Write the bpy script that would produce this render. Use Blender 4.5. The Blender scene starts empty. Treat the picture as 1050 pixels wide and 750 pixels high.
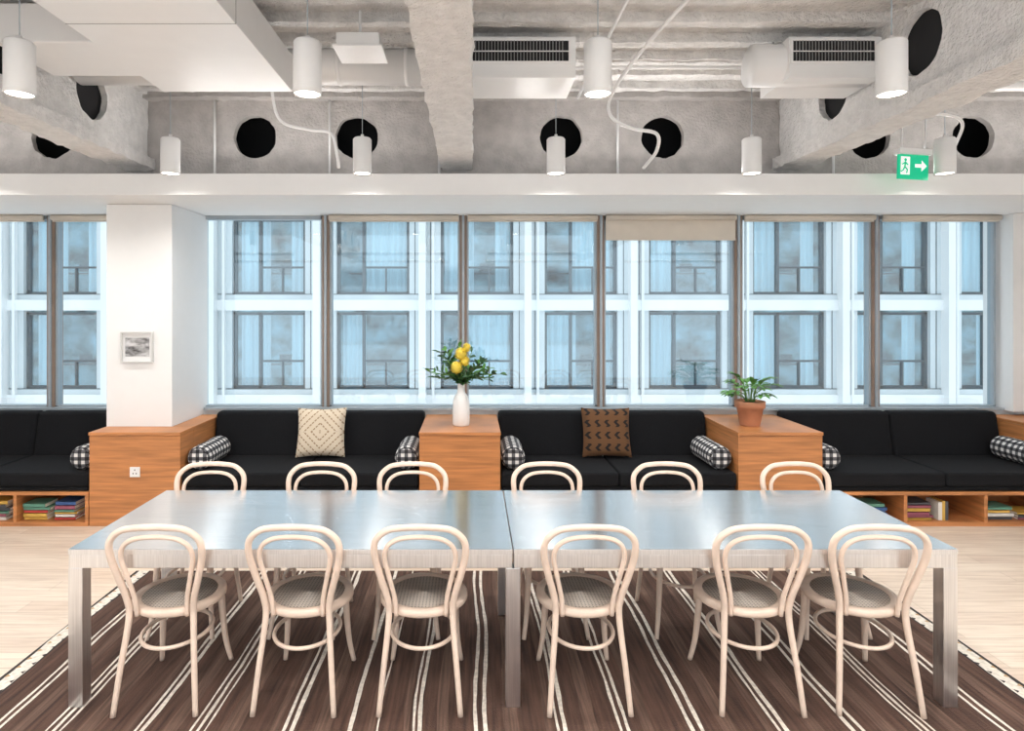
import bpy, bmesh, math, random
from mathutils import Vector, Matrix, noise
random.seed(7)
scene = bpy.context.scene
scene.view_settings.view_transform = 'Standard'
scene.view_settings.exposure = 0.12

# ------------------------------------------------------------------ materials
def newmat(name):
    m = bpy.data.materials.new(name); m.use_nodes = True
    nt = m.node_tree; b = nt.nodes['Principled BSDF']
    return m, nt, b

def mat(name, col, rough=0.6, metal=0.0, var=0.08, scale=(8,8,8), bump=0.0, bscale=60, emis=None, estr=0, detail=4, bdist=0.01):
    m, nt, b = newmat(name)
    b.inputs['Roughness'].default_value = rough
    b.inputs['Metallic'].default_value = metal
    tc = nt.nodes.new('ShaderNodeTexCoord')
    mp = nt.nodes.new('ShaderNodeMapping'); mp.inputs['Scale'].default_value = scale
    nt.links.new(tc.outputs['Object'], mp.inputs['Vector'])
    n = nt.nodes.new('ShaderNodeTexNoise'); n.inputs['Scale'].default_value = 1.0; n.inputs['Detail'].default_value = detail
    nt.links.new(mp.outputs[0], n.inputs['Vector'])
    r = nt.nodes.new('ShaderNodeValToRGB')
    r.color_ramp.elements[0].position = 0.3; r.color_ramp.elements[1].position = 0.7
    r.color_ramp.elements[0].color = tuple(max(0,c*(1-var)) for c in col)+(1,)
    r.color_ramp.elements[1].color = tuple(min(1,c*(1+var)) for c in col)+(1,)
    nt.links.new(n.outputs['Fac'], r.inputs['Fac'])
    nt.links.new(r.outputs['Color'], b.inputs['Base Color'])
    if bump > 0:
        n2 = nt.nodes.new('ShaderNodeTexNoise'); n2.inputs['Scale'].default_value = bscale; n2.inputs['Detail'].default_value = 5
        nt.links.new(tc.outputs['Object'], n2.inputs['Vector'])
        bp = nt.nodes.new('ShaderNodeBump'); bp.inputs['Strength'].default_value = bump; bp.inputs['Distance'].default_value = bdist
        nt.links.new(n2.outputs['Fac'], bp.inputs['Height'])
        nt.links.new(bp.outputs[0], b.inputs['Normal'])
    if emis:
        b.inputs['Emission Color'].default_value = emis+(1,)
        b.inputs['Emission Strength'].default_value = estr
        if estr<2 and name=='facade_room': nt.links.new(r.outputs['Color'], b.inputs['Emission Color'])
    return m

M_white = mat('white_paint', (0.86,0.86,0.86), 0.55, var=0.01)
M_whitemetal = mat('white_powdercoat', (0.82,0.82,0.82), 0.35, var=0.01)
M_spray_w = mat('sprayed_white', (0.80,0.79,0.78), 0.95, var=0.08, scale=(14,14,14), bump=1.0, bscale=38, bdist=0.03)
M_deck = mat('sprayed_deck', (0.72,0.705,0.69), 0.95, var=0.12, scale=(10,10,10), bump=1.0, bscale=38, bdist=0.03)
M_spray_g = mat('sprayed_grey', (0.47,0.445,0.43), 0.95, var=0.12, scale=(9,9,9), bump=0.8, bscale=40, bdist=0.02)
M_dark = mat('dark_void', (0.012,0.012,0.014), 0.9)  # near-black colour stands in for the shade inside openings
M_sofa = mat('charcoal_wool', (0.0075,0.0078,0.0095), 0.95, var=0.4, scale=(160,160,160), bump=0.5, bscale=250, bdist=0.003)
M_sofa.node_tree.nodes['Principled BSDF'].inputs['Specular IOR Level'].default_value = 0.25
M_oak = mat('oak_veneer', (0.50,0.205,0.072), 0.42, var=0.28, scale=(2.2,2.2,34), bump=0.05, bscale=120)
M_chair = mat('bleached_beech', (0.82,0.655,0.54), 0.38, var=0.06, scale=(20,20,20))
M_terr = mat('terracotta', (0.55,0.25,0.14), 0.8, var=0.1, bump=0.1)
M_ceramic = mat('white_ceramic', (0.85,0.85,0.84), 0.25, var=0.01)
M_leaf = mat('green_leaf', (0.10,0.27,0.055), 0.5, var=0.4, scale=(25,25,25))
M_leaf2 = mat('dark_leaf', (0.045,0.12,0.045), 0.5, var=0.4, scale=(25,25,25))
M_stem = mat('stem', (0.12,0.24,0.06), 0.6)
M_yellow = mat('yellow_petals', (0.92,0.76,0.14), 0.6, var=0.06, scale=(60,60,60))
M_bronze = mat('bronze_mullion', (0.27,0.19,0.145), 0.45, var=0.1)
M_greyal = mat('grey_aluminium', (0.36,0.41,0.45), 0.4, metal=0.2, var=0.03)
M_blind = mat('roller_blind', (0.68,0.62,0.54), 0.8, var=0.03)
M_grille = mat('grille_grey', (0.25,0.25,0.25), 0.5)
M_lampglow = mat('lamp_diffuser', (1,0.96,0.9), 0.5, emis=(1.0,0.93,0.82), estr=8)
M_fillglow = mat('fill_glow', (1,0.96,0.9), 0.5, emis=(1.0,0.95,0.88), estr=4)  # glow of the added fill fixtures only
M_green = mat('exit_green', (0.0,0.42,0.22), 0.4, var=0.0, emis=(0.0,0.5,0.25), estr=0.5)
M_signwhite = mat('sign_white', (0.9,0.9,0.9), 0.4, var=0.0, emis=(1,1,1), estr=0.4)
M_facade = mat('facade_panel', (0.60,0.66,0.69), 0.5, var=0.14, scale=(.6,.6,.25))
M_facade2 = mat('facade_fin', (0.80,0.82,0.83), 0.45, var=0.05, scale=(1,1,.3))
M_facframe = mat('facade_frame', (0.055,0.085,0.105), 0.5)
M_facroom = mat('facade_room', (0.12,0.20,0.23), 0.8, var=0.98, scale=(1.3,1,1.6), emis=(0.2,0.3,0.34), estr=0.7, detail=3)  # patchy glow in the material stands in for light in the rooms
M_curtain = mat('curtain', (0.74,0.83,0.86), 0.9, var=0.25, scale=(9,1,0.2), emis=(0.4,0.5,0.56), estr=0.3)  # faint glow added so the curtains look brighter
M_soil = mat('soil', (0.03,0.02,0.015), 0.95)
M_rugb = mat('rug_brown', (0.085,0.044,0.031), 0.95, var=0.5, scale=(45,2.5,1), bump=0.6, bscale=150)
M_rugb2 = mat('rug_brown_faded', (0.135,0.080,0.058), 0.95, var=0.42, scale=(70,2.5,1), bump=0.6, bscale=150)
M_rugc = mat('rug_cream', (0.76,0.70,0.62), 0.95, var=0.2, scale=(40,40,1), bump=0.5, bscale=150)
M_rugk = mat('rug_black', (0.035,0.027,0.025), 0.95, bump=0.3)
M_rugo = mat('rug_ochre',(.5,.33,.18),.95)

def steel(name, sc, aniso, tan, rough):
    m, nt, b = newmat(name)
    b.inputs['Metallic'].default_value = 1.0
    tc = nt.nodes.new('ShaderNodeTexCoord')
    mp = nt.nodes.new('ShaderNodeMapping'); mp.inputs['Scale'].default_value = sc
    nt.links.new(tc.outputs['Object'], mp.inputs['Vector'])
    n = nt.nodes.new('ShaderNodeTexNoise'); n.inputs['Scale'].default_value = 1; n.inputs['Detail'].default_value = 6
    nt.links.new(mp.outputs[0], n.inputs['Vector'])
    r = nt.nodes.new('ShaderNodeValToRGB')
    r.color_ramp.elements[0].position=.3; r.color_ramp.elements[1].position=.7
    r.color_ramp.elements[0].color=(0.70,0.70,0.71,1); r.color_ramp.elements[1].color=(0.86,0.86,0.87,1)
    nt.links.new(n.outputs['Fac'], r.inputs['Fac']); nt.links.new(r.outputs['Color'], b.inputs['Base Color'])
    b.inputs['Roughness'].default_value = rough
    if aniso>0:
        b.inputs['Anisotropic'].default_value = aniso
        cb = nt.nodes.new('ShaderNodeCombineXYZ')
        for i in range(3): cb.inputs[i].default_value = tan[i]
        nt.links.new(cb.outputs[0], b.inputs['Tangent'])
    return m
M_steel = steel('brushed_steel_top', (2,220,3), 0.9, (0,1,0), 0.19)
M_steelv = steel('brushed_steel_leg', (200,200,3), 0.0, None, 0.30)

def glassmat(name, tint, fac, rough=0.01):
    m = bpy.data.materials.new(name); m.use_nodes=True; nt=m.node_tree; nt.nodes.clear()
    o=nt.nodes.new('ShaderNodeOutputMaterial'); mx=nt.nodes.new('ShaderNodeMixShader')
    t=nt.nodes.new('ShaderNodeBsdfTransparent'); t.inputs[0].default_value=tint+(1,)
    gl=nt.nodes.new('ShaderNodeBsdfGlossy'); gl.inputs['Roughness'].default_value=rough
    mx.inputs[0].default_value=fac
    nt.links.new(t.outputs[0], mx.inputs[1]); nt.links.new(gl.outputs[0], mx.inputs[2])
    nt.links.new(mx.outputs[0], o.inputs[0]); return m
M_glass = glassmat('window_glass', (0.93,0.98,1.0), 0.09)
M_facglass = glassmat('facade_glass', (0.80,0.91,0.96), 0.14, 0.05)

# plank floor
def floormat():
    m, nt, b = newmat('pale_oak_planks')
    tc = nt.nodes.new('ShaderNodeTexCoord')
    br = nt.nodes.new('ShaderNodeTexBrick')
    br.inputs['Scale'].default_value=1; br.inputs['Brick Width'].default_value=1.9; br.inputs['Row Height'].default_value=0.15
    br.inputs['Mortar Size'].default_value=0.0015; br.inputs['Color1'].default_value=(0.82,0.70,0.58,1); br.inputs['Color2'].default_value=(0.70,0.56,0.45,1)
    br.inputs['Mortar'].default_value=(0.48,0.36,0.27,1); br.inputs['Bias'].default_value=-0.2
    nt.links.new(tc.outputs['Object'], br.inputs['Vector'])
    mp = nt.nodes.new('ShaderNodeMapping'); mp.inputs['Scale'].default_value=(2.5,38,1)
    nt.links.new(tc.outputs['Object'], mp.inputs['Vector'])
    n = nt.nodes.new('ShaderNodeTexNoise'); n.inputs['Scale'].default_value=1; n.inputs['Detail'].default_value=6; n.inputs['Distortion'].default_value=0.8
    nt.links.new(mp.outputs[0], n.inputs['Vector'])
    r = nt.nodes.new('ShaderNodeValToRGB'); r.color_ramp.elements[0].color=(.80,.76,.73,1); r.color_ramp.elements[1].color=(1,1,1,1)
    r.color_ramp.elements[0].position=.3; r.color_ramp.elements[1].position=.6
    nt.links.new(n.outputs['Fac'], r.inputs['Fac'])
    mx = nt.nodes.new('ShaderNodeMixRGB'); mx.blend_type='MULTIPLY'; mx.inputs[0].default_value=1
    nt.links.new(br.outputs['Color'], mx.inputs[1]); nt.links.new(r.outputs['Color'], mx.inputs[2])
    nt.links.new(mx.outputs[0], b.inputs['Base Color']); b.inputs['Roughness'].default_value=0.33
    return m
M_floor = floormat()

def mathn(nt, op, a, b=None, c=None):
    n = nt.nodes.new('ShaderNodeMath'); n.operation = op
    for i, v in enumerate((a,b,c)):
        if v is None: continue
        if isinstance(v,(int,float)): n.inputs[i].default_value = v
        else: nt.links.new(v, n.inputs[i])
    return n.outputs[0]

def sepobj(nt, out='Object'):
    tc = nt.nodes.new('ShaderNodeTexCoord'); s = nt.nodes.new('ShaderNodeSeparateXYZ')
    nt.links.new(tc.outputs[out], s.inputs[0]); return s.outputs

def gingham():
    m, nt, b = newmat('gingham_cloth'); s = sepobj(nt); nn = sepobj(nt,'Normal')
    def stripe(x, f): return mathn(nt,'GREATER_THAN', mathn(nt,'FRACT', mathn(nt,'ADD', mathn(nt,'MULTIPLY', x, f), 10.25)), 0.5)
    a = mathn(nt,'ARCTAN2', s[2], s[0])
    side = mathn(nt,'ADD', stripe(s[1],16.0), stripe(a, 11/(2*math.pi)))
    end = mathn(nt,'ADD', stripe(s[0],16.0), stripe(s[2],16.0))
    isend = mathn(nt,'GREATER_THAN', mathn(nt,'ABSOLUTE', nn[1]), 0.75)
    mixv = mathn(nt,'ADD', mathn(nt,'MULTIPLY', end, isend), mathn(nt,'MULTIPLY', side, mathn(nt,'SUBTRACT', 1.0, isend)))
    sm = mathn(nt,'MULTIPLY', mixv, 0.5)
    r = nt.nodes.new('ShaderNodeValToRGB'); r.color_ramp.interpolation='CONSTANT'
    e = r.color_ramp.elements; e[0].color=(0.012,0.012,0.015,1); e[1].position=0.75; e[1].color=(0.75,0.74,0.72,1)
    k = e.new(0.25); k.color=(0.11,0.11,0.12,1)
    nt.links.new(sm, r.inputs['Fac']); nt.links.new(r.outputs['Color'], b.inputs['Base Color']); b.inputs['Roughness'].default_value=0.9
    return m
M_ging = gingham()

def diamondmat(name, c1, c2, freq, thr, mode):
    m, nt, b = newmat(name); s = sepobj(nt)
    ax = mathn(nt,'ABSOLUTE', s[0]); az = mathn(nt,'ABSOLUTE', s[2])
    if mode == 'diamond':
        d = mathn(nt,'ADD', ax, az)
        lines = mathn(nt,'LESS_THAN', mathn(nt,'FRACT', mathn(nt,'MULTIPLY', d, freq)), thr)
        dash = mathn(nt,'GREATER_THAN', mathn(nt,'FRACT', mathn(nt,'MULTIPLY', mathn(nt,'SUBTRACT', ax, az), 22.0)), 0.3)
        lines = mathn(nt,'MULTIPLY', lines, dash)
    else:
        zz = mathn(nt,'PINGPONG', mathn(nt,'MULTIPLY', s[2], 1.0), 0.03)
        row = mathn(nt,'FRACT', mathn(nt,'MULTIPLY', mathn(nt,'ADD', s[0], zz), freq))
        l1 = mathn(nt,'LESS_THAN', row, thr)
        l2 = mathn(nt,'GREATER_THAN', mathn(nt,'FRACT', mathn(nt,'MULTIPLY', s[2], 9.0)), 0.4)
        lines = mathn(nt,'MULTIPLY', l1, l2)
    mx = nt.nodes.new('ShaderNodeMixRGB'); mx.inputs[1].default_value=c1+(1,); mx.inputs[2].default_value=c2+(1,)
    nt.links.new(lines, mx.inputs[0]); nt.links.new(mx.outputs[0], b.inputs['Base Color']); b.inputs['Roughness'].default_value=0.95
    return m
M_pilc = diamondmat('cream_diamond_weave', (0.68,0.58,0.45), (0.34,0.23,0.14), 14.0, 0.24, 'diamond')
M_pilb = diamondmat('brown_mudcloth', (0.13,0.06,0.024), (0.012,0.010,0.010), 11.0, 0.35, 'zig')

def canemat():
    m, nt, b = newmat('woven_cane'); s = sepobj(nt)
    u = mathn(nt,'LESS_THAN', mathn(nt,'FRACT', mathn(nt,'MULTIPLY', s[0], 60)), 0.38)
    v = mathn(nt,'LESS_THAN', mathn(nt,'FRACT', mathn(nt,'MULTIPLY', s[1], 60)), 0.38)
    k = mathn(nt,'MULTIPLY', u, v)
    mx = nt.nodes.new('ShaderNodeMixRGB'); mx.inputs[1].default_value=(0.68,0.59,0.51,1); mx.inputs[2].default_value=(0.18,0.14,0.11,1)
    nt.links.new(k, mx.inputs[0]); nt.links.new(mx.outputs[0], b.inputs['Base Color']); b.inputs['Roughness'].default_value=0.6
    return m
M_cane = canemat()
M_art = mat('ink_landscape_print', (0.35,0.35,0.36), 0.6, var=0.9, scale=(14,14,30), detail=8)

# ------------------------------------------------------------------ mesh builder
def cr(pts, sub, closed=False):
    P=[Vector(p) for p in pts]; n=len(P); out=[]
    rng = n if closed else n-1
    for i in range(rng):
        if closed: p0,p1,p2,p3=P[(i-1)%n],P[i],P[(i+1)%n],P[(i+2)%n]
        else:
            p1,p2=P[i],P[i+1]; p0=P[i-1] if i>0 else p1*2-p2; p3=P[i+2] if i+2<n else p2*2-p1
        for k in range(sub):
            t=k/sub
            out.append(0.5*((2*p1)+(-p0+p2)*t+(2*p0-5*p1+4*p2-p3)*t*t+(-p0+3*p1-3*p2+p3)*t**3))
    if not closed: out.append(P[-1])
    return out

class MB:
    def __init__(s): s.v=[]; s.f=[]; s.m=[]; s.sm=[]
    def add(s, vs, fs, mi=0, smooth=False, M=None):
        o=len(s.v)
        for v in vs:
            v=Vector(v); s.v.append(M@v if M else v)
        for f in fs: s.f.append([i+o for i in f]); s.m.append(mi); s.sm.append(smooth)
    def box(s,x0,x1,y0,y1,z0,z1,mi=0,M=None):
        vs=[(x0,y0,z0),(x1,y0,z0),(x1,y1,z0),(x0,y1,z0),(x0,y0,z1),(x1,y0,z1),(x1,y1,z1),(x0,y1,z1)]
        s.add(vs,[(0,3,2,1),(4,5,6,7),(0,1,5,4),(1,2,6,5),(2,3,7,6),(3,0,4,7)],mi,False,M)
    def tube(s,pts,rad,mi=0,seg=10,sub=6,closed=False,M=None):
        if sub>1:
            path=cr(pts,sub,closed)
        else: path=[Vector(p) for p in pts]
        n=len(path)
        if not isinstance(rad,(list,tuple)): R=[rad]*n
        else:
            R=[]
            for i in range(n):
                t=i/max(1,(n-1))*(len(rad)-1); k=min(int(t),len(rad)-2); R.append(rad[k]+(rad[k+1]-rad[k])*(t-k))
        vs=[]; fs=[]; up=None
        for i in range(n):
            if closed: d=(path[(i+1)%n]-path[i-1])
            else: d=path[min(i+1,n-1)]-path[max(i-1,0)]
            d.normalize()
            if up is None:
                up = Vector((0,0,1)) if abs(d.z)<0.9 else Vector((0,1,0))
            a=up-d*up.dot(d); a.normalize(); up=a; b=d.cross(a)
            for k in range(seg):
                t=2*math.pi*k/seg; vs.append(path[i]+(a*math.cos(t)+b*math.sin(t))*R[i])
        lim=n if closed else n-1
        for i in range(lim):
            for k in range(seg):
                j=(i+1)%n; fs.append((i*seg+k,i*seg+(k+1)%seg,j*seg+(k+1)%seg,j*seg+k))
        if not closed:
            fs.append(tuple(range(seg-1,-1,-1))); fs.append(tuple((n-1)*seg+k for k in range(seg)))
        s.add(vs,fs,mi,True,M)
    def lathe(s,prof,mi=0,seg=32,c=(0,0,0),M=None,smooth=True):
        vs=[];fs=[]; n=len(prof)
        for r,z in prof:
            for k in range(seg):
                t=2*math.pi*k/seg; vs.append((c[0]+r*math.cos(t),c[1]+r*math.sin(t),c[2]+z))
        for i in range(n-1):
            for k in range(seg): fs.append((i*seg+k,i*seg+(k+1)%seg,(i+1)*seg+(k+1)%seg,(i+1)*seg+k))
        if prof[0][0]>1e-5: fs.append(tuple(range(seg-1,-1,-1)))
        if prof[-1][0]>1e-5: fs.append(tuple((n-1)*seg+k for k in range(seg)))
        s.add(vs,fs,mi,smooth,M)
    def rough(s,x0,x1,y0,y1,z0,z1,mi=0,res=0.06,amp=0.012):
        def disp(p):
            q=p*9; d=Vector((noise.noise(q),noise.noise(q+Vector((7,3,1))),noise.noise(q+Vector((1,9,5)))))
            q=p*28; d+=0.6*Vector((noise.noise(q),noise.noise(q+Vector((7,3,1))),noise.noise(q+Vector((1,9,5)))))
            return p+d*amp*1.6
        lo=(x0,y0,z0); hi=(x1,y1,z1)
        for ax in range(3):
            u,w=[a for a in range(3) if a!=ax]
            nu=max(1,round((hi[u]-lo[u])/res)); nw=max(1,round((hi[w]-lo[w])/res))
            for side in (lo,hi):
                vs=[];fs=[]
                for i in range(nu+1):
                    for j in range(nw+1):
                        p=[0,0,0]; p[ax]=side[ax]; p[u]=lo[u]+(hi[u]-lo[u])*i/nu; p[w]=lo[w]+(hi[w]-lo[w])*j/nw
                        vs.append(disp(Vector(p)))
                for i in range(nu):
                    for j in range(nw):
                        a=i*(nw+1)+j; fs.append((a,a+1,a+nw+2,a+nw+1))
                s.add(vs,fs,mi,True)
    def holecell(s,o,U,V,N,w,h,cu,cv,r,depth,mi=0,N_seg=40):
        o=Vector(o);U=Vector(U);V=Vector(V);N=Vector(N)
        angs=[2*math.pi*i/N_seg for i in range(N_seg)]
        for (px,py) in ((-cu,-cv),(w-cu,-cv),(w-cu,h-cv),(-cu,h-cv)):
            angs.append(math.atan2(py,px)%(2*math.pi))
        angs=sorted(set(round(a,6) for a in angs)); n=len(angs); vs=[];fs=[]
        for a in angs:
            c,sn=math.cos(a),math.sin(a); ts=[]
            if c>1e-6: ts.append((w-cu)/c)
            if c<-1e-6: ts.append(-cu/c)
            if sn>1e-6: ts.append((h-cv)/sn)
            if sn<-1e-6: ts.append(-cv/sn)
            t=min(ts); rr=r*(1+0.06*noise.noise(Vector((c*3,sn*3,o.x*3+o.y))))
            vs.append(o+U*(cu+c*t)+V*(cv+sn*t)); vs.append(o+U*(cu+c*rr)+V*(cv+sn*rr)); vs.append(o+U*(cu+c*rr)+V*(cv+sn*rr)+N*depth)
        for i in range(n):
            j=(i+1)%n
            fs.append((3*i,3*j,3*j+1,3*i+1)); fs.append((3*i+1,3*j+1,3*j+2,3*i+2))
        s.add(vs,fs,mi,False)
    def leaf(s,base,d,L,W,droop=0.3,mi=0,n=6,nrm=None):
        base=Vector(base); d=Vector(d).normalized()
        up=Vector((0,0,1)) if abs(d.z)<0.95 else Vector((0,1,0))
        side=d.cross(up).normalized()
        if nrm is not None: side=(side*math.cos(nrm)+side.cross(d)*math.sin(nrm)).normalized()
        vs=[];fs=[]
        p=base.copy(); dd=d.copy()
        for i in range(n+1):
            t=i/n; w=W*math.sin(math.pi*min(1,t*0.92+0.04))**0.8*0.5
            vs+= [p-side*w+Vector((0,0,w*0.25)), p, p+side*w+Vector((0,0,w*0.25))]
            dd=(dd+Vector((0,0,-droop/n))).normalized(); p=p+dd*L/n
        for i in range(n):
            a=3*i; fs+=[(a,a+1,a+4,a+3),(a+1,a+2,a+5,a+4)]
        s.add(vs,fs,mi,True)
    def mesh(s,name,mats,recalc=True):
        me=bpy.data.meshes.new(name); me.from_pydata([tuple(v) for v in s.v],[],s.f)
        for m in mats: me.materials.append(m)
        me.polygons.foreach_set('material_index',s.m); me.polygons.foreach_set('use_smooth',s.sm)
        if recalc:
            bm=bmesh.new(); bm.from_mesh(me); bmesh.ops.recalc_face_normals(bm,faces=bm.faces); bm.to_mesh(me); bm.free()
        me.update(); return me
    def obj(s,name,mats,bevel=0,segs=2,loc=(0,0,0),rot=(0,0,0),parent=None,recalc=True):
        ob=bpy.data.objects.new(name,s.mesh(name,mats,recalc)); scene.collection.objects.link(ob)
        ob.location=loc; ob.rotation_euler=rot
        if bevel:
            b=ob.modifiers.new('bevel','BEVEL'); b.width=bevel; b.segments=segs; b.limit_method='ANGLE'
        if parent: ob.parent=parent
        return ob
def empty(name,loc=(0,0,0)):
    e=bpy.data.objects.new(name,None); e.location=loc; scene.collection.objects.link(e); return e

# ------------------------------------------------------------------ room shell
XL,XR=-7.2,7.2; YB=-4.0; YW=6.45; CEIL=3.9
b=MB(); b.box(XL,XR,YB,6.7,-0.15,0); b.obj('floor',[M_floor])
b=MB(); b.box(XL,XR,YB,6.7,CEIL,4.1)
y=YB+0.2
while y<5.6:
    for (a,c) in ((XL,-3.13),(-2.97,-0.22),(-0.06,2.82),(2.98,XR)): b.rough(a,c,y,y+0.08,CEIL-0.07,CEIL+0.02,0,0.08,0.006)
    y+=0.32
b.obj('ceiling',[M_deck])
b=MB(); b.box(XL-0.15,XL,YB,6.7,0,CEIL); b.obj('wall_left',[M_white])
b=MB(); b.box(XR,XR+0.15,YB,6.7,0,CEIL); b.obj('wall_right',[M_white])
b=MB(); b.box(XL,XR,6.38,6.62,0,0.86); b.box(5.42,XR,6.25,6.62,0.86,2.848)
b.obj('wall_back',[M_white])
b=MB(); b.box(XL,XR,5.23,6.65,2.85,3.03); b.obj('bulkhead_ledge',[M_white],bevel=0.006)
b=MB(); b.box(-3.34,-2.74,5.70,6.50,0,2.848); b.obj('structural_column',[M_white],bevel=0.006)

# perimeter cellular beam
b=MB()
cent=[-4.80,-3.865,-2.0,-1.063,0.82,1.757,3.66,4.62]
z0,z1=3.032,CEIL; x=XL
for c in cent:
    l=c-0.40
    if l>x+1e-4: b.add([(x,5.75,z0),(l,5.75,z0),(l,5.75,z1),(x,5.75,z1)],[(0,1,2,3)],0)
    b.holecell((l,5.75,z0),(1,0,0),(0,0,1),(0,1,0),0.80,z1-z0,0.40,3.475-z0,0.195,0.06,0)
    x=l+0.80
b.add([(x,5.75,z0),(XR,5.75,z0),(XR,5.75,z1),(x,5.75,z1)],[(0,1,2,3)],0)
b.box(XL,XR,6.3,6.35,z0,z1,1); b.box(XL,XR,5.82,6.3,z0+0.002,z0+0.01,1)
b.rough(XL,XR,5.64,5.75,CEIL-0.09,CEIL,0,0.06,0.008)
b.obj('perimeter_cellular_beam',[M_spray_g,M_dark],recalc=False)

# main beams
def beam(cx,name,mt,holes):
    b=MB(); b.rough(cx-0.14,cx+0.14,YB,5.74,3.17,3.27,0,0.045,0.010)
    if holes:
        y=5.35
        b.rough(cx-0.07,cx+0.07,5.35,5.74,3.27,CEIL,0,0.06,0.006)
        while y-0.94>YB:
            for sx,nn in ((cx-0.08,1),(cx+0.08,-1)):
                b.holecell((sx,y-0.94,3.26),(0,1,0),(0,0,1),(nn,0,0),0.94,CEIL-3.26,0.47,0.32,0.2,0.05,0)
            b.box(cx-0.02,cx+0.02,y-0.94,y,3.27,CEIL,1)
            y-=0.94
    else:
        b.rough(cx-0.10,cx+0.10,YB,5.74,3.26,CEIL,0,0.06,0.012)
    b.rough(cx-0.12,cx+0.12,YB,5.74,CEIL-0.06,CEIL-0.002,0,0.06,0.006)
    b.obj(name,[mt,M_dark],recalc=not holes)
beam(-3.05,'cellular_ceiling_beam',M_spray_w,True)
beam(-0.14,'ceiling_beam',M_spray_w,False)
beam(2.90,'cellular_ceiling_beam',M_spray_w,True)

# ------------------------------------------------------------------ windows
grid=[-0.09+1.41*k for k in range(-6,5)]
grid=[g for g in grid if g>XL and g<5.3]
edges=[XL]+grid+[5.42]
for i in range(len(edges)-1):
    x0,x1=edges[i],edges[i+1]
    if x1-x0<0.2: continue
    b=MB()
    b.box(x0+0.036,x0+0.056,6.42,6.5,0.86,2.85,0); b.box(x1-0.056,x1-0.036,6.42,6.5,0.86,2.85,0)
    b.box(x0+0.036,x1-0.036,6.42,6.5,0.86,0.90,0); b.box(x0+0.036,x1-0.036,6.42,6.5,2.81,2.85,0)
    b.box(x0+0.055,x1-0.055,6.455,6.463,0.89,2.82,1)
    if i>0:
        b.box(x0-0.036,x0+0.036,6.40,6.54,0.86,2.85,2); b.box(x0-0.012,x0+0.012,6.375,6.40,0.86,2.85,0)
    b.obj('window_%d'%(i+1),[M_greyal,M_glass,M_bronze],bevel=0)
    if x0>-3.2 and x0<-2.8: continue
    b=MB(); w=0.045
    drop=0.24 if abs(x0-1.32)<0.1 else 0.05
    b.tube([(x0+w,6.345,2.82),(x1-w,6.345,2.82)],0.028,0,12,1)
    b.box(x0+w,x1-w,6.366,6.370,2.85-drop,2.82,0); b.box(x0+w,x1-w,6.358,6.373,2.85-drop-0.02,2.85-drop,0)
    b.obj('roller_blind',[M_blind])
b=MB(); b.box(-7.1,-3.36,6.33,6.42,0.86,0.885); b.box(-2.72,5.4,6.33,6.42,0.86,0.885); b.obj('trim_1',[M_greyal])

# ------------------------------------------------------------------ opposite building
b=MB(); FY=20.0; pitch=3.34
zb=[-7.0,-4.03,-1.06,1.97,4.94,7.91]
cx=[0.16+pitch*k for k in range(-8,9)]
for z in zb:
    b.box(-32,34,FY-0.12,FY+0.3,z-0.17,z+0.17,1); b.box(-32,34,FY-0.02,FY+0.3,z+0.17,z+0.34,0)
    b.box(-32,34,FY-0.03,FY,z+0.335,z+0.36,2)
for c in cx:
    b.box(c+1.17,c+pitch-1.17,FY,FY+0.4,-7,9,0)
    b.box(c+1.50,c+1.72,FY-0.35,FY,-7,9,1)
    b.box(c+1.90,c+1.98,FY-0.15,FY,-7,9,1)
    for q in (1.34,1.84): b.box(c+q,c+q+0.025,FY-0.01,FY,-7,9,2)
for z in zb[:-1]:
    za,zt=z+0.34,z+2.97-0.17
    for k,c in enumerate(cx):
        y=FY+0.22
        for (xa,xb) in ((c-1.17,c-1.08),(c+1.08,c+1.17),(c-0.36,c-0.27),): b.box(xa,xb,y-0.08,y+0.05,za,zt,2)
        b.box(c-1.17,c+1.17,y-0.08,y+0.05,za,za+0.09,2); b.box(c-1.17,c+1.17,y-0.08,y+0.05,zt-0.09,zt,2)
        b.box(c-0.28,c+1.1,y-0.06,y+0.05,za+0.85,za+0.91,2)
        b.box(c+0.37,c+0.42,y-0.06,y+0.05,za+0.08,za+0.85,2)
        b.box(c-1.1,c+1.1,y,y+0.02,za+0.05,zt-0.05,3)
        rr=random.random()
        spans=[(c-1.05,c-0.3)] if rr<0.35 else ([(c-1.05,c-.1),(c+.6,c+1.05)] if rr<.7 else [(c-.28,c+1.05)])
        for xs,xe in spans:
            n=int((xe-xs)/0.05); vs=[];fs=[]
            for i in range(n+1):
                xx=xs+(xe-xs)*i/n; yy=y+0.30+0.07*math.sin(i*1.7)
                vs+=[(xx,yy,za),(xx,yy,zt)]
            for i in range(n): fs.append((2*i,2*i+2,2*i+3,2*i+1))
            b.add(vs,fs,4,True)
        b.box(c-0.9,c+0.9,y+0.5,y+0.9,za+0.7,za+0.74,2)
        b.box(c+0.1,c+0.5,y+0.6,y+0.65,za+0.78,za+1.05,2)
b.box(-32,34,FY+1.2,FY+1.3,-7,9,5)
b.obj('opposite_office_building',[M_facade,M_facade2,M_facframe,M_facglass,M_curtain,M_facroom],recalc=False)

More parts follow.
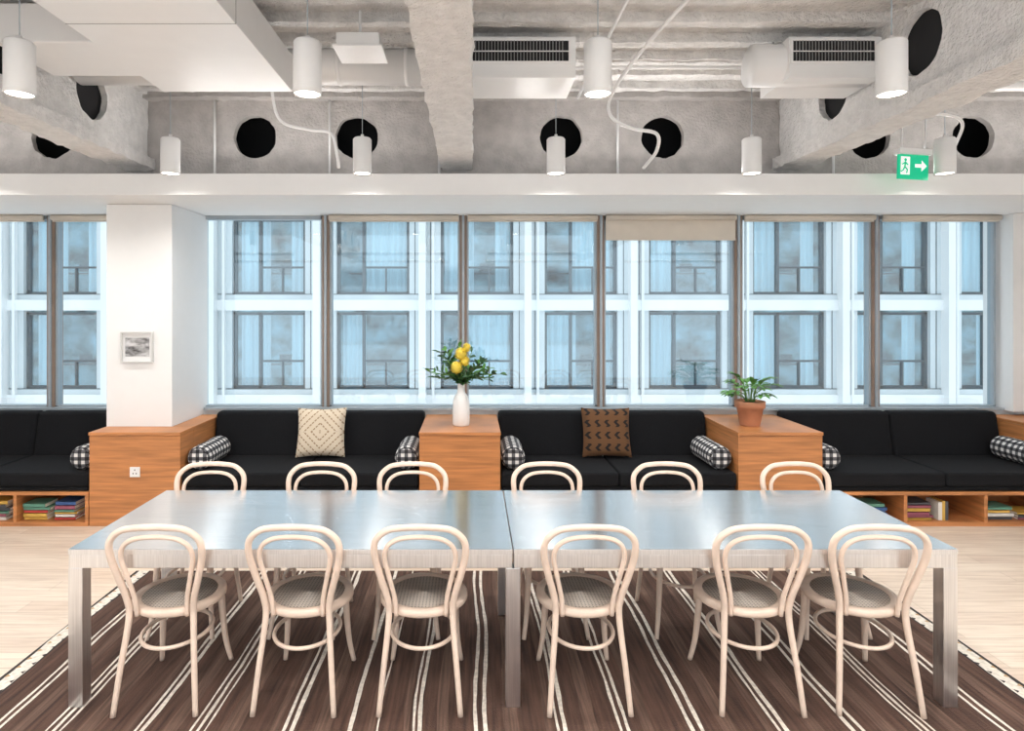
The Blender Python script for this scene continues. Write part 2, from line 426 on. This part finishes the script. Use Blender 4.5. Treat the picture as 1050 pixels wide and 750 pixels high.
# ------------------------------------------------------------------ joinery boxes & sofas
SF=5.43
def cabinet(x0,x1,name='oak_cabinet',y1=6.33):
    b=MB(); b.box(x0,x1,SF,y1,0.0,0.79,0); b.box(x0-0.004,x1+0.004,SF-0.008,y1,0.792,0.82,0)
    return b.obj(name,[M_oak],bevel=0.003)
b=MB(); b.box(-3.33,-2.54,SF,5.695,0,0.79); b.box(-2.735,-2.54,5.695,6.33,0,0.79)
b.box(-3.334,-2.536,SF-0.008,5.695,0.792,0.82); b.box(-2.735,-2.536,5.695,6.33,0.792,0.82); b.obj('oak_cabinet',[M_oak],bevel=0.003)
cabinet(-0.458,0.246); cabinet(2.317,3.05); cabinet(5.20,5.95)

def sofa(x0,x1,ncush=2):
    e=empty('built_in_sofa',((x0+x1)/2,5.9,0)); cx=(x0+x1)/2
    def P(ob): ob.parent=e; ob.location=(-cx,-5.9,0); return ob
    x0+=0.006; x1-=0.006
    b=MB(); b.box(x0,x1,SF,6.30,0.0,0.035); b.box(x0,x1,SF,6.30,0.27,0.30); b.box(x0,x1,6.0,6.03,0.035,0.27)
    n=max(2,round((x1-x0)/0.62))
    for i in range(n+1):
        xx=x0+(x1-x0-0.03)*i/n; b.box(xx,xx+0.03,SF+0.002,6.0,0.035,0.27)
    P(b.obj('shelf_base',[M_oak],bevel=0.002))
    b=MB(); w=(x1-x0)/ncush
    b.box(x0+.005,x1-.005,SF+0.01,6.26,0.30,0.345)
    for i in range(ncush): b.box(x0+w*i+0.003,x0+w*(i+1)-0.003,SF-0.005,6.14,0.345,0.465)
    P(b.obj('seat_cushions',[M_sofa],bevel=0.028,segs=4))
    b=MB()
    for i in range(ncush):
        xa,xb=x0+w*i+0.003,x0+w*(i+1)-0.003
        vs=[(xa,6.08,0.44),(xb,6.08,0.44),(xb,6.30,0.44),(xa,6.30,0.44),(xa,6.16,0.875),(xb,6.16,0.875),(xb,6.30,0.875),(xa,6.30,0.875)]
        b.add(vs,[(0,3,2,1),(4,5,6,7),(0,1,5,4),(1,2,6,5),(2,3,7,6),(3,0,4,7)])
    P(b.obj('back_cushions',[M_sofa],bevel=0.035,segs=4))
sofa(-5.25,-3.334); sofa(-2.536,-0.462); sofa(0.25,2.313); sofa(3.054,5.196)
cabinet(-5.95,-5.254)

# books
cols=[(0.55,0.06,0.05),(0.75,0.73,0.68),(0.05,0.12,0.3),(0.65,0.4,0.08),(0.08,0.08,0.09),(0.12,0.3,0.22),(0.6,0.58,0.55),(0.35,0.1,0.15)]
BM=[mat('book_cover_%d'%i,c,0.5) for i,c in enumerate(cols)]+[mat('book_pages',(0.8,0.76,0.68),0.8)]
def books(x0,x1):
    b=MB(); x=x0
    while x<x1-0.25:
        if random.random()<0.8:
            z=0.036; n=random.randint(3,6); w=random.uniform(0.2,0.27)
            for i in range(n):
                t=random.uniform(0.018,0.034); ww=w-random.uniform(0,0.05); mi=random.randrange(8)
                if z+t>0.26: break
                y0=SF+0.05+random.uniform(0,0.02)
                b.box(x,x+ww,y0+0.004,y0+0.17,z+0.003,z+t-0.003,8)
                b.box(x,x+ww,y0,y0+0.175,z,z+0.003,mi); b.box(x,x+ww,y0,y0+0.175,z+t-0.003,z+t,mi); b.box(x,x+ww,y0,y0+0.003,z,z+t,mi)
                z+=t+0.0004
            x+=w+0.03
        else:
            for i in range(random.randint(3,5)):
                t=random.uniform(0.02,0.035); h=random.uniform(0.15,0.21)
                b.box(x,x+t,SF+0.05,SF+0.2,0.036,0.036+h,random.randrange(8)); x+=t+0.001
            x+=0.05
    return b.obj('shelf_books',BM)
def bays(x0,x1):
    x0+=0.006;x1-=0.006; n=max(2,round((x1-x0)/0.62)); r=[]
    for i in range(n): r.append((x0+(x1-x0-0.03)*i/n+0.05, x0+(x1-x0-0.03)*(i+1)/n-0.0))
    return r
for (a,c) in bays(-5.25,-3.334)+bays(3.054,5.196): books(a,c)

# bolsters
def bolster(x,y0,y1,r=0.105):
    L=(y1-y0)/2; prof=[(0,-L),(r*0.55,-L),(r*0.86,-L+0.012),(r,-L+0.045)]+[(r*(1+0.02*math.sin(i*1.3)),-L+0.045+(2*L-0.09)*i/8) for i in range(1,8)]+[(r,L-0.045),(r*0.86,L-0.012),(r*0.55,L),(0,L)]
    b=MB(); b.lathe(prof,0,28,M=Matrix.Rotation(math.pi/2,4,'X'))
    b.obj('gingham_bolster_pillow',[M_ging],loc=(x,(y0+y1)/2,0.466+r))
for x in (-3.46,-2.42,-0.58,0.365,2.20,3.165,5.08): bolster(x,5.50,6.03)

# cushions
def cushion(name,x,mt,tilt,rz=0):
    b=MB(); n=16; S=0.235
    for sgn in (1,-1):
        vs=[];fs=[]
        for i in range(n+1):
            for j in range(n+1):
                u=-1+2*i/n; v=-1+2*j/n
                pin=1-0.07*(1-abs(v)**2)*abs(u)**6
                pin2=1-0.07*(1-abs(u)**2)*abs(v)**6
                th=0.075*((1-u**4)*(1-v**4))**0.5
                vs.append((u*S*pin,-sgn*th,v*S*pin2))
        for i in range(n):
            for j in range(n):
                a=i*(n+1)+j; fs.append((a,a+1,a+n+2,a+n+1))
        b.add(vs,fs,0,True)
    return b.obj(name,[mt],loc=(x,6.005,0.466+S*math.cos(tilt)+0.012),rot=(-tilt,0,rz))
cushion('diamond_throw_pillow',-1.45,M_pilc,0.26,0.05)
cushion('brown_throw_pillow',1.29,M_pilb,0.26,-0.03)

# picture, socket
M_pic=mat('picture_frame',(0.66,0.66,0.65),0.4,var=0.02)
b=MB(); X,Z=-3.05,1.545; y=5.70
b.box(X-.145,X+.145,y-0.032,y-0.002,Z-.14,Z-.128,0); b.box(X-.145,X+.145,y-0.032,y-0.002,Z+.128,Z+.14,0)
b.box(X-.145,X-.133,y-0.032,y-0.002,Z-.128,Z+.128,0); b.box(X+.133,X+.145,y-0.032,y-0.002,Z-.128,Z+.128,0)
b.box(X-.133,X+.133,y-0.010,y-0.002,Z-.128,Z+.128,2); b.box(X-.11,X+.11,y-0.013,y-0.010,Z-.085,Z+.085,1)
b.obj('framed_picture',[M_pic,M_art,M_whitemetal])
b=MB(); X,Z=-2.93,0.475
b.box(X-.043,X+.043,SF-0.009,SF-0.001,Z-.043,Z+.043,0)
for dx,dz in ((0,.018),(-.014,-.012),(.014,-.012)): b.box(X+dx-.004,X+dx+.004,SF-.0095,SF-.009,Z+dz-.006,Z+dz+.006,1)
b.obj('wall_socket',[M_whitemetal,M_dark],bevel=0.001)

# ------------------------------------------------------------------ vase with flowers
b=MB(); R=0.078
b.lathe([(0,0),(R*0.9,0),(R,0.015),(R*1.02,0.12),(R*0.98,0.22),(R*0.8,0.27),(R*0.5,0.30),(R*0.42,0.33),(R*0.45,0.37),(R*0.52,0.385),(R*0.42,0.385),(R*0.34,0.35),(0,0.34)],0,32)
heads=[(0.0,-0.10,0.665,0.058),(-0.04,-0.13,0.545,0.056),(0.035,-0.11,0.60,0.045),(0.05,-0.06,0.72,0.04)]
for hx,hy,hz,hr in heads:
    b.tube([(0,0,0.34),(hx*0.4,hy*0.4,0.43),(hx,hy,hz-hr*0.6)],0.004,2,6,4)
    b.lathe([(0,-hr*.85),(hr*.55,-hr*.65),(hr*.85,0),(hr*.6,hr*.6),(0,hr*.85)],3,16,c=(hx,hy,hz))
    for i in range(110):
        ph=math.acos(1-2*(i+.5)/110); th=i*2.399963
        d=Vector((math.sin(ph)*math.cos(th),math.sin(ph)*math.sin(th),math.cos(ph)))
        t=d.cross(Vector((0.3,0.2,1))).normalized()
        b.leaf(Vector((hx,hy,hz))+d*hr*0.80-t*hr*.1,(t*0.9+d*0.55),hr*0.42,hr*0.34,0.0,3,3,0.0)
for i in range(24):
    th=i*2.399963; el=random.uniform(0.25,1.3); L=random.uniform(0.22,0.38)
    d=Vector((math.cos(th)*math.cos(el)*1.2,math.sin(th)*math.cos(el)*0.7,math.sin(el)*0.8)).normalized()
    p0=Vector((0,0,0.36)); p1=p0+Vector((d.x*.3,d.y*.3,.5))*L*0.5; p2=p0+d*L+Vector((0,0,0.02))
    path=cr([p0,p1,p2],5); b.tube([p0,p1,p2],0.0028,2,5,5)
    for k,q in enumerate(path[2:]):
        for s_ in (-1,1):
            dd=Vector((random.uniform(-1,1),random.uniform(-1,1),random.uniform(-.3,.8)))+d*0.8
            b.leaf(q,dd,random.uniform(0.05,0.09),random.uniform(0.025,0.04),0.4,1 if i%3 else 4,4,random.uniform(-1,1))
b.obj('flower_vase',[M_ceramic,M_leaf2,M_stem,M_yellow,M_leaf],loc=(-0.10,5.75,0.82),recalc=False)

# potted plant
b=MB(); b.lathe([(0,0),(0.082,0),(0.088,0.01),(0.115,0.165),(0.130,0.167),(0.134,0.225),(0.122,0.228),(0.116,0.20),(0,0.20)],0,32)
b.lathe([(0,0.204),(0.112,0.204)],1,24)
for i in range(38):
    th=i*2.399963+random.uniform(-.2,.2); el=random.uniform(0.5,1.4); L=random.uniform(0.13,0.27)
    d=Vector((math.cos(th)*math.cos(el)*1.0,math.sin(th)*math.cos(el)*0.8,math.sin(el)))
    st=Vector((math.cos(th)*0.03,math.sin(th)*0.03,0.20)); e=st+d*L
    b.tube([st,st+Vector((d.x*.3,d.y*.3,d.z*.7))*L,e],0.003,3,5,4)
    dd=Vector((d.x,d.y,0.35))
    for q in (-0.7,0,0.7):
        d2=Matrix.Rotation(q,3,'Z')@dd
        b.leaf(e,d2,random.uniform(0.08,0.13),random.uniform(0.032,0.048),1.0,2,6)
b.obj('potted_plant',[M_terr,M_soil,M_leaf,M_stem],loc=(2.56,5.75,0.82),recalc=False)

# ------------------------------------------------------------------ table
b=MB(); x0,x1=-1.917,2.306; y0,y1=2.96,3.915; xm=0.195; L=0.068
for (a,c) in ((x0,xm-0.002),(xm+0.002,x1)):
    b.box(a,c,y0,y1,0.735,0.759,1)
    b.box(a+.002,c-.002,y0+.002,y0+.03,0.67,0.735,1); b.box(a+.002,c-.002,y1-.03,y1-.002,0.67,0.735,1)
    b.box(a+.002,a+.03,y0+.03,y1-.03,0.67,0.735,1); b.box(c-.03,c-.002,y0+.03,y1-.03,0.67,0.735,1)
    b.add([(a+.002,y0+.002,.760),(c-.002,y0+.002,.760),(c-.002,y1-.002,.760),(a+.002,y1-.002,.760)],[(0,1,2,3)],0)
for lx in (x0+.001,xm-L/2,x1-L-.001):
    for ly in (y0+.001,y1-L-.001): b.box(lx,lx+L,ly,ly+L,0.0085,0.67,1)
b.obj('dining_table',[M_steel,M_steelv],bevel=0.002)

# ------------------------------------------------------------------ chairs
b=MB()
half=[(.190,-.275,0),(.172,-.245,.2),(.152,-.205,.42),(.158,-.212,.52),(.190,-.236,.64),(.212,-.256,.74),(.205,-.272,.815),(.150,-.284,.866),(.075,-.289,.880),(0,-.290,.883)]
path=half+[(-x,y,z) for x,y,z in half[-2::-1]]
b.tube(path,[.0125,.015,.0165,.0165,.015,.015,.015,.0165,.0165,.015,.0125],0,12,6)
half=[(.118,-.195,.43),(.124,-.208,.52),(.150,-.232,.64),(.166,-.248,.725),(.150,-.262,.785),(.095,-.272,.822),(0,-.275,.832)]
path=half+[(-x,y,z) for x,y,z in half[-2::-1]]
b.tube(path,.0115,0,10,6)
b.lathe([(0.172,0.452),(0.185,0.462),(0.212,0.462),(0.220,0.452),(0.220,0.432),(0.212,0.424),(0.185,0.424),(0.172,0.432),(0.172,0.452)],0,40)
b.lathe([(0,0.450),(0.10,0.452),(0.176,0.456)],1,32); b.lathe([(0.176,0.440),(0,0.440)],1,32)
for sx in (-1,1):
    b.tube([(sx*.150,.135,.43),(sx*.158,.150,.25),(sx*.168,.165,.12),(sx*.185,.195,0)],[.019,.0165,.014,.012],0,12,6)
b.tube([(.158*math.cos(t),-.03+.19*math.sin(t),.285) for t in [k*math.pi/12 for k in range(24)]],.010,0,8,2,True)
cm=b.mesh('dining_chair',[M_chair,M_cane])
RZ=0.0095
def chair(x,y,rz):
    ob=bpy.data.objects.new('dining_chair',cm); scene.collection.objects.link(ob); ob.location=(x,y,RZ); ob.rotation_euler=(0,0,rz)
for x,r in ((-1.48,.02),(-.825,-.02),(-.243,.0),(.545,.015),(1.356,-.02),(1.915,-.06)): chair(x,3.17,r)
for x,r in ((-1.677,.03),(-.975,-.02),(-.38,.01),(.481,0),(1.247,-.03),(2.09,.02)): chair(x,3.76,math.pi+r)

# ------------------------------------------------------------------ rug
b=MB(); rx0,rx1,ry0,ry1=-2.42,2.78,1.2,4.50; H=0.008
segs=[]
def S(w,mi): segs.append((w,mi))
rnd=random.Random(3)
NU=15; W=[rnd.uniform(.8,1.2) for _ in range(NU)]; edge=.02+.07+.012+.05
tot=rx1-rx0-2*edge; sw=sum(W)
S(.02,3);S(.07,2);S(.012,3);S(.05,0)
for i in range(NU):
    unit=tot*W[i]/sw; k=rnd.choice((0,1,1,2,3)) if i%2 else rnd.choice((0,0,3))
    if k==0: P_=((.32,0),(.045,2),(.07,0),(.05,2),(.20,0),(.175,1),(.14,0))
    elif k==1: P_=((.17,0),(.03,2),(.055,0),(.045,2),(.055,0),(.03,2),(.20,0),(.23,1),(.185,0))
    elif k==2: P_=((.30,0),(.075,2),(.25,0),(.10,1),(.05,0),(.03,2),(.195,0))
    else: P_=((.22,0),(.10,1),(.06,0),(.04,2),(.05,0),(.065,2),(.265,0),(.20,1))
    t_=sum(w for w,_ in P_)
    for w,mi in P_: S(w*unit/t_,mi)
S(.05,0);S(.012,3);S(.07,2);S(.02,3)
NY=80
xs=[rx0]
for w,mi in segs: xs.append(xs[-1]+w)
vs=[];fs_=[]
for i,xx in enumerate(xs):
    for j in range(NY+1):
        yy=ry0+(ry1-ry0)*j/NY
        dx=0 if i in (0,len(xs)-1) else 0.022*noise.noise(Vector((xx*1.2,yy*1.5,0)))+0.005*noise.noise(Vector((i*7.3,yy*8,3)))
        vs.append((xx+dx,yy,H))
for i,(w,mi) in enumerate(segs):
    f=[]
    for j in range(NY):
        a=i*(NY+1)+j; f.append((a,a+NY+1,a+NY+2,a+1))
    fs_.append((f,mi))
o=len(b.v); b.v+= [Vector(v) for v in vs]
for f,mi in fs_:
    for q in f: b.f.append([k+o for k in q]); b.m.append(mi); b.sm.append(False)
x=xs[-1]
for side,sgn in ((rx0+.02,1),(rx1-.02,-1)):
    y=ry0
    while y<ry1-.07:
        b.add([(side,y,H+.0006),(side+sgn*.024,y+.015,H+.0006),(side,y+.03,H+.0006)],[(0,1,2)],4)
        b.add([(side+sgn*.07,y+.035,H+.0006),(side+sgn*.05,y+.05,H+.0006),(side+sgn*.07,y+.065,H+.0006)],[(0,1,2)],3); y+=.08
b.add([(rx0,ry0,0.0005),(x,ry0,0.0005),(x,ry1,0.0005),(rx0,ry1,0.0005),(rx0,ry0,H),(x,ry0,H),(x,ry1,H),(rx0,ry1,H)],[(0,1,2,3),(0,1,5,4),(1,2,6,5),(2,3,7,6),(3,0,4,7)],3)
b.obj('striped_kilim_rug',[M_rugb,M_rugb2,M_rugc,M_rugk,M_rugo],recalc=False)

# ------------------------------------------------------------------ pendants
def pendant(x,y,zb,power=30):
    b=MB(); r=.073; h=.285
    b.lathe([(r*.9,0.012),(r*.96,0),(r,0.006),(r,h-.012),(r-.01,h),(.012,h+.002),(.012,h+.03),(0,h+.03)],0,32)
    b.lathe([(0,.010),(r*.92,.010)],1,32)
    b.tube([(0,0,h+.02),(0,0,CEIL-.03-zb)],.0032,2,6,1)
    b.lathe([(0,CEIL-zb-.035),(.045,CEIL-zb-.035),(.045,CEIL-zb-0.001),(0,CEIL-zb-0.001)],0,20)
    b.obj('pendant_lamp',[M_whitemetal,M_lampglow,M_greyal],loc=(x,y,zb),recalc=False)
    l=bpy.data.lights.new('pendant_bulb','SPOT'); l.energy=power; l.color=(1,.965,.92); l.shadow_soft_size=.06
    l.spot_size=math.radians(155); l.spot_blend=0.7
    lo=bpy.data.objects.new('pendant_bulb',l); lo.location=(x,y,zb-.02); scene.collection.objects.link(lo)
xp=(-3.94,-2.392,-.87,.665,2.218,3.75)
for x in xp:
    pendant(x,4.95,2.964,42); pendant(x,3.30,3.03,38); pendant(x,1.65,3.03,42); pendant(x,0.0,3.03,55)  # the two nearest rows are unseen, added to help light the room

# unseen uplights, added over the room behind to brighten the ceiling
def area(name,loc,sx,sy,e,rot=(math.pi,0,0),col=(1,.975,.95)):
    l=bpy.data.lights.new(name,'AREA'); l.shape='RECTANGLE'; l.size=sx; l.size_y=sy; l.energy=e; l.color=col
    o=bpy.data.objects.new(name,l); o.location=loc; o.rotation_euler=rot; scene.collection.objects.link(o)
for y in (1.0,-1.0):
    for x in (-4.5,-1.6,1.4,4.5):
        b=MB(); b.box(-1.1,1.1,-.04,.04,0,.05,0); b.box(-1.08,1.08,-.03,.03,.05,.053,1)
        for q in (-.9,.9): b.tube([(q,0,.05),(q,0,.999)],.003,0,6,1)
        b.obj('fill_uplight',[M_whitemetal,M_fillglow],loc=(x,y,2.9))
        area('fill_uplight_area',(x,y,2.96),2.1,.06,38)
# hidden strips, added on the bulkhead ledge to light beam and ceiling
for x0_,x1_ in ((-7,-3.6),(-2.5,-.6),(.35,2.35),(3.4,7)):
    b=MB(); b.box(x0_,x1_,5.36,5.40,3.031,3.045,0); b.box(x0_+.01,x1_-.01,5.365,5.395,3.045,3.048,1); b.obj('hidden_fill_strip',[M_whitemetal,M_fillglow])
    area('hidden_fill_area',((x0_+x1_)/2,5.38,3.055),x1_-x0_-.1,.03,5*(x1_-x0_),rot=(math.pi+0.5,0,0))

# ------------------------------------------------------------------ ceiling services
def fcu(x0,x1,name,rounded=False):
    b=MB(); y0,y1,z0,z1=4.27,4.70,3.48,3.76
    if rounded:
        b.tube([(x0+.0,y0+.16,3.62),(x1,y0+.16,3.62)],.145,0,28,1); b.box(x0+.20,x1,y0,y1,z0,z1,0)
    else: b.box(x0,x1,y0,y1,z0,z1,0)
    gx0=x0+(.22 if rounded else .03); gx1=x1-.05
    b.box(gx0,gx1,y0-.006,y0,z0+.11,z1-.03,1)
    b.box(gx0-.015,gx1+.015,y0-.012,y0,z1-.03,z1-.015,0); b.box(gx0-.015,gx1+.015,y0-.012,y0,z0+.095,z0+.11,0)
    b.box(gx0-.015,gx0,y0-.012,y0,z0+.11,z1-.03,0); b.box(gx1,gx1+.015,y0-.012,y0,z0+.11,z1-.03,0)
    n=int((gx1-gx0)/.022)
    for i in range(n): b.box(gx0+i*.022,gx0+i*.022+.005,y0-.012,y0-.004,z0+.11,z1-.03,2)
    b.box(gx0,gx1,y0-.014,y0-.006,z0+.175,z0+.18,0)
    for xx in (x0+.2,x1-.08):
        b.tube([(xx,4.5,z1),(xx,4.5,CEIL-.08)],.006,2,6,1)
    b.obj(name,[M_whitemetal,M_dark,M_grille])
fcu(-.03,.71,'fan_coil_unit'); fcu(1.97,2.80,'fan_coil_unit',True)
b=MB(); b.box(-2.15,-1.25,2.3,4.35,3.41,3.66)
for xx in (-2.0,-1.4):
    for yy in (2.6,4.1): b.tube([(xx,yy,3.66),(xx,yy,CEIL-.08)],.006,0,6,1)
b.box(-2.152,-1.248,3.3,3.306,3.408,3.662,1)
b.obj('suspended_air_handling_unit',[M_whitemetal,M_grille],bevel=.004)
b=MB(); b.box(-2.88,-2.2,3.75,4.3,3.50,3.74); b.obj('duct_branch_box',[M_whitemetal],bevel=.01)
b=MB(); b.tube([(-2.94,4.68,3.71),(-.27,4.68,3.71)],.13,0,28,1)
for xx in (-2.4,-1.7,-1.0,-.5): b.tube([(xx,4.68,3.71),(xx+.03,4.68,3.71)],.136,0,28,1)
b.obj('round_air_duct',[M_whitemetal])
b=MB(); b.tube([(-7.1,4.68,3.71),(-3.17,4.68,3.71)],.13,0,28,1); b.obj('round_air_duct',[M_whitemetal])
b=MB(); b.box(-.85,-.58,3.9,4.15,3.55,3.63); b.box(-.87,-.56,3.88,4.17,3.535,3.55)
b.tube([(-.72,4.02,3.63),(-.72,4.02,CEIL-.08)],.01,0,8,1); b.obj('ceiling_junction_box',[M_whitemetal],bevel=.005)
def pipe(pts,r,name='conduit_pipe',sub=8):
    b=MB(); b.tube(pts,r,0,10,sub); b.obj(name,[M_whitemetal])
pipe([(-1.60,5.0,CEIL-.08),(-1.60,5.0,3.62),(-1.53,5.0,3.40),(-1.30,5.0,3.33),(-1.13,5.0,3.30),(-1.08,5.0,3.12),(-1.09,5.1,3.05)],.012,'flexible_conduit')
pipe([(1.35,3.6,3.80),(1.12,4.1,3.6),(1.01,4.5,3.45),(1.0,4.5,3.29),(1.15,4.5,3.20),(1.33,4.5,3.16),(1.36,4.6,3.06),(1.32,4.8,2.98)],.013,'flexible_conduit')
pipe([(3.0,4.9,3.4),(3.15,4.9,3.45),(3.4,4.9,3.42),(3.72,4.9,3.42),(3.85,4.9,3.35),(3.86,5.0,3.18)],.012,'flexible_conduit')
for x in (-2.35,-1.3,1.33,-.3,3.3): pipe([(x,5.70,3.035),(x,5.70,CEIL-.1)],.011,sub=1)
pipe([(-.02,4.9,3.79),(2.74,4.9,3.79)],.014,sub=1); pipe([(-.02,3.5,3.78),(2.78,3.5,3.78)],.014,sub=1)
pipe([(-2.9,5.2,3.78),(-.28,5.2,3.78)],.018,sub=1); pipe([(.95,2,3.79),(.95,5.6,3.79)],.012,sub=1)
pipe([(3.05,5.1,3.72),(7.1,5.1,3.72)],.04,sub=1); pipe([(-7.1,5.2,3.6),(-3.15,5.2,3.6)],.03,sub=1)

# exit sign
e=empty('exit_sign',(3.53,5.0,3.03)); e.rotation_euler=(0,0.03,0.10); e.scale=(1.12,1.12,1.15)
b=MB(); b.box(-.115,.115,-.008,.008,-.085,.085,0); b.box(-.125,.125,-.03,.03,.085,.125,1)
b.tube([(-.09,0,.125),(-.09,0,.36)],.006,1,6,1); b.tube([(.09,0,.125),(.09,0,.36)],.006,1,6,1)
y=-.0095
b.add([(.10,y,.01),(.06,y,.05),(.06,y,.022),(.01,y,.022),(.01,y,-.002),(.06,y,-.002),(.06,y,-.03)],[(0,1,2,3,4,5,6)],2)
b.add([(-.10,y,-.055),(-.03,y,-.055),(-.03,y,.07),(-.10,y,.07)],[(0,1,2,3)],2)
y=-.011
b.add([(-.065+.011*math.cos(t),y,.048+.011*math.sin(t)) for t in [k*math.pi/6 for k in range(12)]],[tuple(range(12))],0)
for p in ([(-.066,y,.035),(-.07,y,0)],[(-.066,y,.03),(-.045,y,.012)],[(-.066,y,.03),(-.09,y,.015)],[(-.07,y,0),(-.05,y,-.02),(-.055,y,-.045)],[(-.07,y,0),(-.082,y,-.025),(-.098,y,-.035)]):
    b.tube(p,.005,0,6,1)
o=b.obj('sign_panel',[M_green,M_whitemetal,M_signwhite],recalc=False); o.parent=e

# ------------------------------------------------------------------ world + camera
w=bpy.data.worlds.new('overcast_sky'); scene.world=w; w.use_nodes=True; nt=w.node_tree
bg=nt.nodes['Background']; bg.inputs['Color'].default_value=(0.88,0.95,1.0,1); bg.inputs['Strength'].default_value=1.45

cam=bpy.data.cameras.new('camera'); co=bpy.data.objects.new('camera',cam); scene.collection.objects.link(co)
co.location=(0,0,1.91); co.rotation_euler=(math.pi/2,0,0)
cam.sensor_width=36; cam.lens=36*640/1050; cam.shift_x=41/1050; cam.shift_y=-60/1050; cam.clip_end=200
scene.camera=co
